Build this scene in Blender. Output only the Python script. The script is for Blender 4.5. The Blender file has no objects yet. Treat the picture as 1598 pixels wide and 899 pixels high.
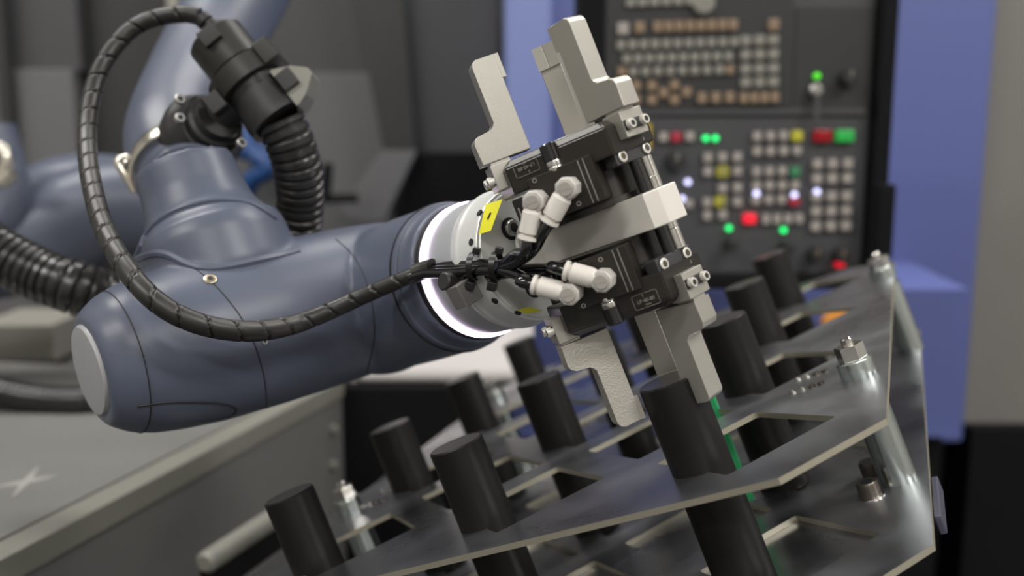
import bpy, bmesh, math, random
from mathutils import Vector, Matrix, Quaternion
from mathutils.bvhtree import BVHTree
random.seed(4)
SC = bpy.context.scene
COL = SC.collection
# ------------------------------------------------------------------ camera, world, lights, exposure
FPX = 1500.0; PITCH = math.radians(9.34); CAM = Vector((0, 0, 1.25))
cd = bpy.data.cameras.new('camera'); cam = bpy.data.objects.new('camera', cd); COL.objects.link(cam)
cd.sensor_width = 36.0; cd.lens = FPX / 1598 * 36; cd.clip_start = .05
cam.location = CAM; cam.rotation_euler = (math.pi/2 - PITCH, 0, 0)
cd.dof.use_dof = True; cd.dof.focus_distance = .615; cd.dof.aperture_fstop = 3.3
SC.camera = cam
AX = (Vector((1, 0, 0)), Vector((0, math.sin(PITCH), math.cos(PITCH))), Vector((0, -math.cos(PITCH), math.sin(PITCH))))
w = bpy.data.worlds.new('world'); SC.world = w; w.use_nodes = True
w.node_tree.nodes['Background'].inputs[0].default_value = (.93, .96, 1.0, 1)
w.node_tree.nodes['Background'].inputs[1].default_value = .05
SC.view_settings.view_transform = 'Standard'; SC.view_settings.look = 'None'
SC.view_settings.exposure = -0.12; SC.view_settings.gamma = 1.0
def area(name, loc, target, sx, sy, power, color=(1, .97, .92)):
    l = bpy.data.lights.new(name, 'AREA'); l.shape = 'RECTANGLE'; l.size = sx; l.size_y = sy; l.energy = power; l.color = color
    o = bpy.data.objects.new(name, l); COL.objects.link(o); o.location = loc
    o.rotation_euler = (Vector(target) - Vector(loc)).to_track_quat('-Z', 'Y').to_euler()
    return o
for lx, ly, pw in ((1.9, -.9, 82), (-1.9, -.9, 60), (1.7, 1.3, 46), (-1.4, 1.3, 48), (0, -2.3, 60), (.1, 2.2, 26)):  # the last one is an unseen extra, added to brighten the white cover
    area('ceiling_lamp', (lx, ly, 3.3), (lx, ly, 0), 1.5, .35, pw)

# ------------------------------------------------------------------ coordinate helpers
def cv(x, y, z): return AX[0]*x + AX[1]*y + AX[2]*z                 # camera-axes direction to world direction
def cp(x, y, z): return CAM + cv(x, y, z)
def at(px, py, d): return cp((px-799)/FPX*d, -(py-449.5)/FPX*d, -d)   # point seen at a pixel, at depth d
def on_y(px, py, Y):                                                  # point seen at a pixel, on the vertical plane y = Y
    r = cv((px-799)/FPX, -(py-449.5)/FPX, -1); return CAM + r*((Y-CAM.y)/r.y)
def on_z(px, py, Z):
    r = cv((px-799)/FPX, -(py-449.5)/FPX, -1); return CAM + r*((Z-CAM.z)/r.z)
def frame(o, x, y, z):
    m = Matrix((x, y, z)).transposed().to_4x4(); m.translation = o; return m
def along(o, d, up=Vector((0, 0, 1))):                                # frame whose z runs along d
    z = d.normalized(); x = up.cross(z)
    if x.length < 1e-4: x = Vector((1, 0, 0)).cross(z)
    x.normalize(); return frame(o, x, z.cross(x), z)

# ------------------------------------------------------------------ materials
def mat(name, col, rough=.5, metal=0.0, emit=0, bump=0, bscale=300, var=0, vscale=8, coat=0, spec=.5, stretch=(1, 1, 1), rvar=0):
    m = bpy.data.materials.new(name); m.use_nodes = True; nt = m.node_tree; b = nt.nodes['Principled BSDF']
    b.inputs['Base Color'].default_value = (*col, 1); b.inputs['Roughness'].default_value = rough; b.inputs['Metallic'].default_value = metal
    b.inputs['Specular IOR Level'].default_value = spec
    if coat: b.inputs['Coat Weight'].default_value = coat; b.inputs['Coat Roughness'].default_value = .15
    if emit: b.inputs['Emission Color'].default_value = (*col, 1); b.inputs['Emission Strength'].default_value = emit
    if bump or var or rvar:
        tc = nt.nodes.new('ShaderNodeTexCoord'); mp = nt.nodes.new('ShaderNodeMapping'); mp.inputs['Scale'].default_value = stretch
        nt.links.new(tc.outputs['Object'], mp.inputs['Vector'])
    if var or rvar:
        n = nt.nodes.new('ShaderNodeTexNoise'); n.inputs['Scale'].default_value = vscale; n.inputs['Detail'].default_value = 6
        nt.links.new(mp.outputs[0], n.inputs['Vector'])
    if var:
        r = nt.nodes.new('ShaderNodeMixRGB'); r.blend_type = 'MIX'
        r.inputs[1].default_value = (*[c*(1-var) for c in col], 1); r.inputs[2].default_value = (*[min(1, c*(1+var)) for c in col], 1)
        nt.links.new(n.outputs['Fac'], r.inputs[0]); nt.links.new(r.outputs[0], b.inputs['Base Color'])
    if rvar:
        mr = nt.nodes.new('ShaderNodeMapRange'); mr.inputs[1].default_value = .3; mr.inputs[2].default_value = .7
        mr.inputs[3].default_value = max(.02, rough-rvar); mr.inputs[4].default_value = rough+rvar
        nt.links.new(n.outputs['Fac'], mr.inputs[0]); nt.links.new(mr.outputs[0], b.inputs['Roughness'])
    if bump:
        n2 = nt.nodes.new('ShaderNodeTexNoise'); n2.inputs['Scale'].default_value = bscale; n2.inputs['Detail'].default_value = 3
        nt.links.new(mp.outputs[0], n2.inputs['Vector'])
        bp = nt.nodes.new('ShaderNodeBump'); bp.inputs['Strength'].default_value = bump; bp.inputs['Distance'].default_value = .0006
        nt.links.new(n2.outputs['Fac'], bp.inputs['Height']); nt.links.new(bp.outputs[0], b.inputs['Normal'])
    return m
M = dict(
    robot=mat('robot_paint', (.088, .102, .144), .38, bump=.08, bscale=900, spec=.45),
    robot_cap=mat('grey_cap', (.30, .30, .31), .45), seam=mat('dark_seam', (.012, .012, .016), .6),
    alu=mat('blasted_aluminium', (.47, .455, .41), .42, .75, bump=.10, bscale=1400, var=.04, vscale=60),
    alu_rough=mat('etched_aluminium', (.49, .47, .425), .45, .7, bump=.45, bscale=900, var=.07, vscale=500),
    alu_mid=mat('machined_aluminium', (.84, .81, .75), .34, .35, var=.05, vscale=30),
    flange=mat('flange_aluminium', (.76, .775, .76), .36, .35), flange_grey=mat('flange_grey', (.46, .48, .50), .42, .35),
    white=mat('white_plastic', (.72, .69, .64), .38), white2=mat('grey_white_plastic', (.52, .50, .47), .45),
    black_ano=mat('black_anodised', (.024, .0215, .0175), .34, .2, bump=.05, bscale=900), black_gloss=mat('black_gloss', (.012, .012, .012), .12, spec=.7),
    black=mat('black_plastic', (.020, .020, .020), .45), rubber=mat('black_rubber', (.014, .014, .015), .55),
    wrap=mat('spiral_wrap_plastic', (.017, .016, .0135), .40), tube=mat('black_tube', (.006, .006, .007), .12, spec=.8),
    hose=mat('corrugated_hose_plastic', (.020, .019, .018), .28, spec=.6), chrome=mat('bright_steel', (.72, .70, .66), .16, 1.0),
    steel=mat('plain_steel', (.55, .54, .52), .32, 1.0), bolt_dark=mat('oxide_bolt', (.16, .14, .12), .35, .9),
    zinc=mat('zinc_plate', (.31, .315, .335), .325, .96, bump=.08, bscale=120, var=.34, vscale=11, rvar=.11),
    zinc_edge=mat('zinc_edge', (.42, .395, .315), .45, .7), zinc_post=mat('zinc_post', (.55, .60, .58), .25, 1.0, var=.12, vscale=18),
    rod=mat('black_oxide_steel', (.0060, .0057, .0050), .44, .0, spec=.32, var=.25, vscale=40, bump=.04, bscale=500),
    rod_top=mat('rod_end_face', (.050, .048, .047), .30, .3), ring=mat('status_light', (.93, .74, 1.0), .4, emit=9),
    yellow=mat('yellow_sticker', (.80, .76, .03), .5), ink=mat('ink', (.02, .02, .02), .6), tie=mat('cable_tie', (.008, .008, .008), .35),
    print=mat('engraved_print', (.22, .21, .19), .5), band=mat('clamp_band', (.70, .66, .58), .25, 1.0, var=.25, vscale=60),
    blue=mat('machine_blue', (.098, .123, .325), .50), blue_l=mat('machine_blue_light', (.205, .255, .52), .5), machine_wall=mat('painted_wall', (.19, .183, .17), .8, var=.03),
    panel=mat('panel_grey', (.060, .060, .066), .55), bezel=mat('bezel_dark', (.028, .029, .030), .5), key=mat('key_ivory', (.38, .345, .32), .5),
    key_grey=mat('key_grey', (.26, .25, .22), .5), brown=mat('key_tan', (.27, .19, .125), .5), kyel=mat('key_yellow', (.55, .52, .05), .4), kred=mat('key_red', (.42, .03, .06), .4), kgrn=mat('key_green', (.05, .26, .12), .4),
    led_g=mat('led_green', (.02, 1.0, .22), .3, emit=1.6), led_lime=mat('led_lime', (.10, .80, .03), .3, emit=.9), led_w=mat('led_white', (.66, .66, 1.0), .3, emit=2.2), led_r=mat('led_red', (.75, .01, .03), .3, emit=.9),
    btn_g=mat('button_green', (.02, .36, .06), .3, emit=.35), btn_r=mat('button_red', (.26, .0, .005), .3, emit=.25), tape=mat('warning_yellow', (.60, .42, .01), .5),
    bed=mat('bed_grey', (.165, .165, .16), .42, .2, var=.18, vscale=5, bump=.1, bscale=60), bed_top=mat('bed_top_grey', (.165, .165, .157), .5, .1, var=.12, vscale=4), bed_edge=mat('bed_edge', (.23, .23, .20), .45, .2),
    dark=mat('dark_void', (.006, .006, .007), .7, spec=.15), doorg=mat('door_grey', (.060, .060, .064), .5), doorl=mat('door_light_grey', (.13, .13, .135), .5), doord=mat('door_dark', (.030, .030, .031), .5),
    white_cov=mat('white_cover', (.70, .665, .66), .4), floor=mat('floor_paint', (.035, .035, .036), .5, var=.2, vscale=3), green=mat('green_plastic', (.03, .36, .13), .45),
    orange=mat('orange_plastic', (.75, .28, .01), .4), strap=mat('blue_strap', (.012, .055, .19), .4), tan=mat('tan_nylon', (.42, .34, .26), .5), beige=mat('beige_paint', (.30, .28, .24), .6),
    label=mat('mark_light', (.27, .27, .255), .6), brass=mat('screw_brass', (.62, .55, .38), .3, 1.0), ceil=mat('ceiling_paint', (.45, .45, .45), .8), machine_wall2=mat('hall_paint', (.40, .39, .375), .8), block_grey=mat('block_grey', (.20, .195, .185), .4, .3), clamp_grey=mat('clamp_grey', (.040, .040, .043), .4), cap_grey=mat('cap_grey', (.36, .34, .31), .5), bracket_dark=mat('bracket_dark', (.10, .10, .14), .5, .5), screw_face=mat('screw_face', (.70, .68, .62), .38, .35))

# ------------------------------------------------------------------ object helpers
def obj(name, bm, m, parent=None, smooth=38, loc=None):
    """Link a bmesh built in world coordinates as ONE mesh object; its origin sits at loc (or its parent's)."""
    if isinstance(bm, bpy.types.Mesh): me = bm
    else:
        bmesh.ops.recalc_face_normals(bm, faces=bm.faces)
        me = bpy.data.meshes.new(name)
        root = parent
        while root is not None and root.parent is not None: root = root.parent
        off = loc if loc is not None else (root.location if root is not None else None)
        if off is None:
            c = [v.co for v in bm.verts]
            off = Vector(((min(v.x for v in c)+max(v.x for v in c))/2, (min(v.y for v in c)+max(v.y for v in c))/2, min(v.z for v in c)))
        off = Vector(off); bm.transform(Matrix.Translation(-off)); bm.to_mesh(me); bm.free()
        for mm in (m if isinstance(m, (list, tuple)) else [m]): me.materials.append(mm)
        me.shade_smooth(); me.set_sharp_from_angle(angle=math.radians(smooth))
        o = bpy.data.objects.new(name, me); COL.objects.link(o)
        wn = o.modifiers.new('weighted_normals', 'WEIGHTED_NORMAL'); wn.keep_sharp = True; wn.weight = 80
        if parent is None: o.location = off
        else:
            o.parent = parent
            if loc is not None: o.location = off - root.location
        return o
    o = bpy.data.objects.new(name, me); COL.objects.link(o); o.parent = parent; return o
def tag(o, label=None, cat=None, group=None, kind=None):
    for k, v in (('label', label), ('category', cat), ('group', group), ('kind', kind)):
        if v: o[k] = v
    return o
def thing(name, loc, label, cat, group=None):
    o = bpy.data.objects.new(name, None); COL.objects.link(o); o.location = loc; o.empty_display_size = .02
    return tag(o, label, cat, group)
def BM(): return bmesh.new()
def box(bm, f, c, s, bevel=0, seg=2):
    """Box of size s centred at c in frame f."""
    r = bmesh.ops.create_cube(bm, size=1.0); vs = r['verts']
    bmesh.ops.transform(bm, matrix=f @ Matrix.Translation(c) @ Matrix.Diagonal((*s, 1)), verts=vs)
    if bevel:
        es = list({e for v in vs for e in v.link_edges})
        bmesh.ops.bevel(bm, geom=es, offset=bevel, segments=seg, affect='EDGES', profile=.5)
    return bm
def lathe(bm, f, prof, n=40, cap=True):
    """Revolve (z, r) about the z axis of frame f."""
    if 10 < n < 18: n = 18
    rings = []
    for z, r in prof: rings.append([bm.verts.new(f @ Vector((r*math.cos(2*math.pi*i/n), r*math.sin(2*math.pi*i/n), z))) for i in range(n)])
    for a, b in zip(rings, rings[1:]):
        for i in range(n): bm.faces.new((a[i], a[(i+1) % n], b[(i+1) % n], b[i]))
    if cap: bm.faces.new(rings[0][::-1]); bm.faces.new(rings[-1])
    return bm
def rod_between(bm, a, b, r, n=20, ch=0):
    L = (b-a).length
    pr = [(0, r-ch), (ch, r), (L-ch, r), (L, r-ch)] if ch else [(0, r), (L, r)]
    return lathe(bm, along(a, b-a), pr, n)
def smooth_path(pts, step):
    pts = [Vector(p) for p in pts]; P = [pts[0]*2-pts[1]] + pts + [pts[-1]*2-pts[-2]]; out = []
    for i in range(1, len(P)-2):
        p0, p1, p2, p3 = P[i-1:i+3]; k = max(2, int((p2-p1).length/step))
        for j in range(k):
            t = j/k
            out.append(.5*((2*p1)+(p2-p0)*t+(2*p0-5*p1+4*p2-p3)*t*t+(3*p1-p0-3*p2+p3)*t**3))
    out.append(pts[-1]); return out
def tube(bm, pts, rad, n=16, step=.004, smooth=True):
    """Sweep a circle along a path; rad is a number or a function of (arc length, total, angle)."""
    if 10 < n < 18: n = 18
    ps = smooth_path(pts, step) if smooth else [Vector(p) for p in pts]
    T = [(ps[min(i+1, len(ps)-1)]-ps[max(i-1, 0)]).normalized() for i in range(len(ps))]
    x = T[0].orthogonal().normalized(); L = [0.0]
    for a, b in zip(ps, ps[1:]): L.append(L[-1]+(b-a).length)
    rings = []
    for i, p in enumerate(ps):
        if i: x = (T[i-1].rotation_difference(T[i]) @ x).normalized()
        y = T[i].cross(x); ring = []
        for k in range(n):
            a = 2*math.pi*k/n; r = rad(L[i], L[-1], a) if callable(rad) else rad
            ring.append(bm.verts.new(p + (x*math.cos(a)+y*math.sin(a))*r))
        rings.append(ring)
    for a, b in zip(rings, rings[1:]):
        for k in range(n): bm.faces.new((a[k], a[(k+1) % n], b[(k+1) % n], b[k]))
    bm.faces.new(rings[0][::-1]); bm.faces.new(rings[-1]); return bm
def round_poly(pts):
    """pts: (x, y, radius) -> polygon with rounded corners."""
    out = []; n = len(pts)
    for i, (x, y, r) in enumerate(pts):
        p = Vector((x, y)); a = Vector(pts[i-1][:2]); b = Vector(pts[(i+1) % n][:2])
        if not r: out.append(p); continue
        u = (a-p).normalized(); v = (b-p).normalized(); ang = u.angle(v); d = r/math.tan(ang/2)
        c = p+(u+v).normalized()*(r/math.sin(ang/2)); s = p+u*d-c; e = p+v*d-c
        for k in range(5):
            t = k/4; q = s.lerp(e, t).normalized()*r; out.append(c+q)
    return out
def prism(bm, f, poly, z0, z1, bevel=0, plane='xy'):
    """Extrude a polygon; plane 'xy' extrudes along z, 'xz' along y."""
    def P(p, h): return f @ (Vector((p[0], p[1], h)) if plane == 'xy' else Vector((p[0], h, p[1])))
    a = [bm.verts.new(P(p, z0)) for p in poly]; b = [bm.verts.new(P(p, z1)) for p in poly]
    fa = bm.faces.new(a); fb = bm.faces.new(b[::-1]); n = len(poly)
    for i in range(n): bm.faces.new((a[i], b[i], b[(i+1) % n], a[(i+1) % n]))
    if bevel:
        es = list(set(fa.edges) | set(fb.edges))
        bmesh.ops.bevel(bm, geom=es, offset=bevel, segments=2, affect='EDGES', profile=.5)
    return bm
def hexp(r): return [(r*math.cos(math.pi/3*i), r*math.sin(math.pi/3*i)) for i in range(6)]
def socket_head(bm, f, r, h, dark=1, n=24):
    """Socket head cap screw rising along z of f: faces of material 0, socket of material 1."""
    lathe(bm, f, [(0, r), (h*.85, r), (h, r*.88), (h, r*.56)], n, cap=False)
    k = len(bm.faces)
    a = [bm.verts.new(f @ Vector((*p, h))) for p in hexp(r*.54)]; b = [bm.verts.new(f @ Vector((*p, h*.35))) for p in hexp(r*.5)]
    # ring face between the head and the socket, the socket wall and its floor
    ring = [bm.verts.new(f @ Vector((r*.56*math.cos(2*math.pi*i/n), r*.56*math.sin(2*math.pi*i/n), h-.00002))) for i in range(n)]
    new = [bm.faces.new(ring)]
    for i in range(6): new.append(bm.faces.new((a[i], a[(i+1) % 6], b[(i+1) % 6], b[i])))
    new.append(bm.faces.new(b))
    for q in new: q.material_index = dark
    return bm
def plate_shape(bm, f, outer, holes, z0, z1, side=1):
    """Flat plate with through-holes; top and bottom material 0, cut edges material 1."""
    vs = []
    def loop(pts):
        v = [bm.verts.new((p[0], p[1], z0)) for p in pts]; return [bm.edges.new((v[i], v[(i+1) % len(v)])) for i in range(len(v))]
    es = loop(outer)
    for h in holes: es += loop(h)
    r = bmesh.ops.triangle_fill(bm, use_beauty=True, use_dissolve=False, edges=es, normal=(0, 0, 1))
    fs = [g for g in r['geom'] if isinstance(g, bmesh.types.BMFace)]
    ex = bmesh.ops.extrude_face_region(bm, geom=fs)
    bmesh.ops.translate(bm, verts=[g for g in ex['geom'] if isinstance(g, bmesh.types.BMVert)], vec=(0, 0, z1-z0))
    bm.normal_update()
    for q in bm.faces:
        if abs(q.normal.z) < .5: q.material_index = side
    bm.transform(f); return bm
def text_bm(s, size, f, depth=.00015):
    c = bpy.data.curves.new('t', 'FONT'); c.body = s; c.size = size; c.align_x = 'CENTER'; c.align_y = 'CENTER'; c.extrude = depth
    o = bpy.data.objects.new('t', c); COL.objects.link(o); dg = bpy.context.evaluated_depsgraph_get()
    me = bpy.data.meshes.new_from_object(o.evaluated_get(dg)); bm = BM(); bm.from_mesh(me); bm.transform(f)
    bpy.data.objects.remove(o); bpy.data.curves.remove(c); bpy.data.meshes.remove(me); return bm
def instance(name, me, parent, loc, rot=None):
    o = bpy.data.objects.new(name, me); COL.objects.link(o); o.parent = parent; o.location = loc
    if rot is not None: o.rotation_euler = rot
    return o
I4 = Matrix.Identity(4); mm = .001

# ------------------------------------------------------------------ the setting: floor, walls, ceiling
def struct(name, bm, m): return tag(obj(name, bm, m), kind='structure')
struct('floor', box(BM(), I4, (0, .0, -.05), (6.6, 6.6, .1)), M['floor'])
struct('wall_back', box(BM(), I4, (0, 3.05, 1.75), (6.2, .1, 3.5)), M['doord'])
struct('ceiling', box(BM(), I4, (0, .2, 3.55), (6.6, 6.4, .1)), M['ceil'])
struct('wall_left', box(BM(), I4, (-3.05, .05, 1.75), (.1, 6.1, 3.5)), M['machine_wall2'])
struct('wall_east', box(BM(), I4, (3.05, .05, 1.75), (.1, 6.1, 3.5)), M['machine_wall2'])
struct('wall_front', box(BM(), I4, (0, -3.05, 1.75), (6.2, .1, 3.5)), M['machine_wall2'])
pr = on_y(1503, 660, 1.98); pr2 = on_y(1557, 0, 1.98)
struct('wall_right', box(BM(), I4, (pr.x+.62, 2.03, (pr.z+3.5)/2), (1.24, .10, 3.5-pr.z)), M['machine_wall'])
struct('baseboard_right', box(BM(), I4, (pr.x+.62, 2.00, pr.z/2), (1.24, .12, pr.z), .004), M['dark'])

# ------------------------------------------------------------------ blue machine tool behind the rack
YB = 1.92
def px_box(bm, x0, y0, x1, y1, Y, depth, bevel=0):
    yr = 200 if y0 < 200 < y1 else (max(y0, 0)+min(y1, 899))/2       # row where the side edges are read off
    a = on_y(x0, yr, Y); b = on_y(x1, yr, Y); x0w, x1w = a.x, b.x; z1, z0 = on_y(x0, y0, Y).z, on_y(x0, y1, Y).z
    return box(bm, I4, ((x0w+x1w)/2, Y+depth/2, (z0+z1)/2), (abs(x1w-x0w), depth, z1-z0), bevel)
p = on_y(1150, 680, 1.70)
mt = thing('machine_tool', (p.x, 1.75, 0), 'large blue machine tool with a lower ledge standing behind the rack', 'machine')
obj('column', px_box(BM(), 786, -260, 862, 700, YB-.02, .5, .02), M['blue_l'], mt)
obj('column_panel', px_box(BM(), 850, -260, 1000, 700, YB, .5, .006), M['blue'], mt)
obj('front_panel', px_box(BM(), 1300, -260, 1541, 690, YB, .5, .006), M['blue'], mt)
b = BM(); a0 = on_y(770, 452, 1.66); a1 = on_y(1499, 682, 1.66); zt = on_y(1513, 412, 1.90).z
prism(b, frame(Vector((0, 0, 0)), Vector((0, 1, 0)), Vector((0, 0, 1)), Vector((1, 0, 0))), [(1.66, a1.z), (1.66, a0.z), (1.90, zt), (1.97, zt), (1.97, a1.z)], a0.x, a1.x, .006)
obj('ledge', b, M['blue'], mt)
b = BM(); z0 = a1.z; box(b, I4, ((a0.x+a1.x)/2, 1.98, z0/2), (a1.x-a0.x, .5, z0)); obj('plinth', b, M['dark'], mt)
# orange coolant nozzle and white cover far behind the rack
(obj('nozzle', lathe(BM(), along(on_y(1284, 506, 1.662), Vector((.8, -.1, .5))), [(0, .009), (.012, .014), (.038, .014), (.05, .006)], 20), M['orange'], mt))
a = on_y(532, 604, 1.40); c = on_y(800, 604, 1.40); void_bm = box(BM(), I4, ((a.x+c.x)/2, 1.51, a.z/2), (c.x-a.x, .22, a.z), .004)
tag(obj('void_box', void_bm, M['dark']), 'black box filling the dark void between the grey bed and the rack', 'void_box')  # added black box, its colour stands in for the darkness of the void
ca = on_y(545, 604, 1.41); cb = on_y(833, 500, 1.41); b = BM(); zc = a.z+.0005
prism(b, frame(Vector((0, 0, 0)), Vector((0, 1, 0)), Vector((0, 0, 1)), Vector((1, 0, 0))), round_poly([(1.415, zc, .010), (1.42, zc+.02, .015), (1.48, cb.z+.012, .03), (1.60, cb.z+.012, .02), (1.60, zc, .005)]), ca.x, cb.x, .018)
tag(obj('cover', b, M['white_cov']), 'smooth white rounded cover below the robot wrist', 'cover')

# ------------------------------------------------------------------ control panel
YP = 1.36
pc = on_y(1150, 200, YP)
cpn = thing('control_panel', (pc.x, YP+.03, on_y(1150, 432, YP).z), 'dark grey machine control panel with ivory keys and glowing lamps', 'control panel')
L0 = on_y(945, -90, YP); R0 = on_y(1352, 432, YP)
xl, xr = on_y(938, 250, YP).x, on_y(1357, 250, YP).x; zb = on_y(1150, 430, YP).z; ztop = on_y(1150, -90, YP).z
b = box(BM(), I4, ((xl+xr)/2, YP+.055, (zb+ztop)/2), (xr-xl, .10, ztop-zb), .006); obj('housing', b, M['panel'], cpn)
fr = BM()
box(fr, I4, (xr+.011, YP+.045, (zb+ztop)/2), (.022, .13, ztop-zb+.02), .004); box(fr, I4, (xl-.016, YP+.06, (zb+ztop)/2), (.032, .13, ztop-zb+.02), .004)
box(fr, I4, ((xl+xr)/2, YP+.05, zb-.008), (xr-xl+.06, .12, .022), .004)
obj('frame', fr, M['dark'], cpn)
def pbox(name, x0, y0, x1, y1, out, m, bev=.002):
    a = on_y(x0, y0, YP); c = on_y(x1, y1, YP)
    return obj(name, box(BM(), I4, ((a.x+c.x)/2, YP+.005-out/2, (a.z+c.z)/2), (abs(c.x-a.x), out, abs(a.z-c.z)), bev), m, cpn)
pbox('keyboard_plate', 948, -60, 1232, 168, .003, M['bezel'], .001)
pbox('switch_plate', 1244, 10, 1357, 172, .003, M['bezel'], .001)
sg = on_y(1357, 178, YP); pbox('divider', 948, 170, 1352, 180, .006, M['panel'], .002)
pbox('side_grip', 1356, 285, 1374, 398, .05, M['dark'], .004)
KEYS = {}
def key(px, py, m='key', w=13, h=14, name='key', out=.008):
    k = (m, w, h)
    if k not in KEYS:
        bm = box(BM(), I4, (0, 0, 0), (w*YP/FPX, out, h*YP/FPX), .0014, 2); me = bpy.data.meshes.new(name); bm.to_mesh(me); bm.free(); me.materials.append(M[m]); KEYS[k] = me
    q = on_y(px, py, YP); instance(name, KEYS[k], cpn, Vector((q.x, YP-.001, q.z)) - cpn.location)
def row(x0, x1, n, y0, y1, m='key', w=13, h=14):
    for i in range(n):
        t = i/max(1, n-1); key(x0+(x1-x0)*t, y0+(y1-y0)*t, m, w, h)
key(972, 45, 'key', 17, 18); key(998, 43, 'brown', 15, 17); row(1026, 1143, 8, 42, 39, 'brown', 14, 16); key(1207, 39, 'brown', 16, 17)
row(969, 1145, 11, 71, 66, 'key_grey'); row(978, 1136, 10, 92, 88, 'key_grey'); row(988, 1122, 8, 112, 109, 'key_grey'); key(970, 112, 'brown'); key(1138, 109, 'brown')
for j, y in enumerate((64, 86, 108, 129)): row(1163, 1206, 3, y, y-1, 'key_grey', 16, 15)
for x, y in ((1017, 134), (1017, 156), (1035, 145), (1052, 133), (1052, 156), (1071, 144), (992, 134), (992, 156)): key(x, y, 'brown', 14, 15)
row(1095, 1138, 3, 153, 152, 'brown', 14, 16); row(1160, 1208, 4, 153, 152, 'brown', 13, 16)
row(984, 1076, 6, 5, 2, 'key_grey', 14, 12)
key(1035, 214); key(1055, 214, 'kred', 16, 15); key(1076, 213)
row(1104, 1150, 3, 246, 245); row(1104, 1150, 3, 268, 267); key(1127, 268, 'kyel', 17, 16); row(1127, 1150, 2, 294, 293)
row(1103, 1150, 3, 316, 315); key(1124, 315, 'kyel', 17, 16); row(1103, 1127, 2, 336, 335)
row(1181, 1222, 3, 213, 212); key(1243, 212, 'kyel', 17, 16); row(1181, 1243, 4, 236, 235)
row(1180, 1220, 3, 268, 267); key(1240, 268, 'kgrn', 15, 15); row(1180, 1240, 4, 290, 289); row(1179, 1219, 3, 312, 311); key(1239, 315, 'kred', 17, 12)
row(1195, 1246, 4, 342, 341, 'key', 12, 15)
for y in (256, 279, 307, 330, 353): row(1275-(y-256)*.03, 1322-(y-256)*.03, 3, y, y-1, 'key', 15, 15)
for x in (1050, 1074): key(x, 318, 'key', 13, 13)
key(1283, 212, 'btn_r', 27, 18, 'push_button', .012); key(1317, 212, 'btn_g', 27, 18, 'push_button', .012); key(1169, 341, 'led_r', 18, 15, 'push_button', .012)
key(1007, 214, 'tape', 16, 40, 'yellow_switch')
def lamp(px, py, m, r=4.4):
    q = on_y(px, py, YP); bm = lathe(BM(), frame(Vector((q.x, YP-.001, q.z)), Vector((1, 0, 0)), Vector((0, 0, 1)), Vector((0, -1, 0))), [(0, r*YP/FPX), (.004, r*YP/FPX*.9), (.006, r*YP/FPX*.5)], 16)
    obj('indicator_lamp', bm, M[m], cpn)
for x, y in ((1101, 216), (1116, 216), (1137, 356), (1222, 359)): lamp(x, y, 'led_g')
lamp(1274, 119, 'led_lime', 5)
for x, y in ((1073, 284), (1180, 302), (1239, 304), (1274, 299), (1064, 310)): lamp(x, y, 'led_w')
def knob(px, py, r, m='black', hgt=.022, face=None):
    q = on_y(px, py, YP); f = frame(Vector((q.x, YP, q.z)), Vector((1, 0, 0)), Vector((0, 0, 1)), Vector((0, -1, 0))); R = r*YP/FPX
    o = obj('knob', lathe(BM(), f, [(0, R), (hgt*.9, R*.92), (hgt, R*.8)], 24), M[m], cpn)
    bm = box(BM(), f, (0, R*.45, hgt+.0005), (R*.22, R*.7, .0012)); obj('pointer', bm, M[face or 'key_grey'], o)
knob(1053, 251, 15); knob(1138, 379, 9, 'black', .03, 'panel'); knob(1224, 384, 9, 'black', .03, 'panel'); knob(1320, 122, 13)
knob(1270, 396, 12, 'black', .02, 'brown'); knob(1309, 397, 12, 'black', .02, 'brown')
q = on_y(1271, 141, YP); f = frame(Vector((q.x, YP, q.z)), Vector((1, 0, 0)), Vector((0, 0, 1)), Vector((0, -1, 0)))
ks = obj('key_switch', lathe(BM(), f, [(0, .009), (.010, .009), (.012, .006), (.016, .006)], 20), M['steel'], cpn); obj('key_tag', box(BM(), f, (0, -.024, .015), (.007, .035, .002)), M['panel'], ks)
key(1310, 413, 'led_r', 14, 8, 'push_button'); q = on_y(1097, 5, YP); f = frame(Vector((q.x, YP, q.z)), Vector((1, 0, 0)), Vector((0, 0, 1)), Vector((0, -1, 0)))
obj('dial', lathe(BM(), f, [(0, .015), (.008, .015), (.010, .012)], 24), M['key_grey'], cpn)

# ------------------------------------------------------------------ machine door and interior to the left
q = on_y(500, 340, 2.35)
dr = thing('machine_door', (q.x, 2.4, 0), 'dark grey sheet metal machine doors behind the robot arm', 'machine door')
obj('door_panel', px_box(BM(), 270, -300, 640, 118, 2.36, .05, .004), M['doorg'], dr)
obj('lower_panel', px_box(BM(), 270, 114, 610, 700, 2.34, .05, .004), M['doorl'], dr)
obj('door_panel', px_box(BM(), -160, -300, 122, 112, 2.36, .05, .004), M['doorg'], dr)
obj('lower_panel', px_box(BM(), -160, 108, 118, 700, 2.34, .05, .004), M['doorl'], dr)
obj('dark_panel', px_box(BM(), 112, -300, 290, 700, 2.42, .05, .004), M['doord'], dr)
obj('edge_strip', px_box(BM(), 0, -300, 18, 420, 2.30, .04, .004), M['doord'], dr)
obj('post', px_box(BM(), 262, -300, 279, 100, 2.28, .03, .004), M['beige'], dr)
def px_prism(name, pts, Y, d, m, parent):
    bm = BM(); P = [on_y(x, y, Y) for x, y in pts]; F0 = frame(Vector((0, 0, 0)), Vector((1, 0, 0)), Vector((0, 0, 1)), Vector((0, -1, 0)))
    prism(bm, F0, [(p.x, p.z) for p in P], -Y-d, -Y, .003); return obj(name, bm, m, parent)
px_prism('slanted_frame', [(498, -300), (606, -300), (650, 238), (598, 236)], 2.20, .14, M['doord'], dr)
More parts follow.
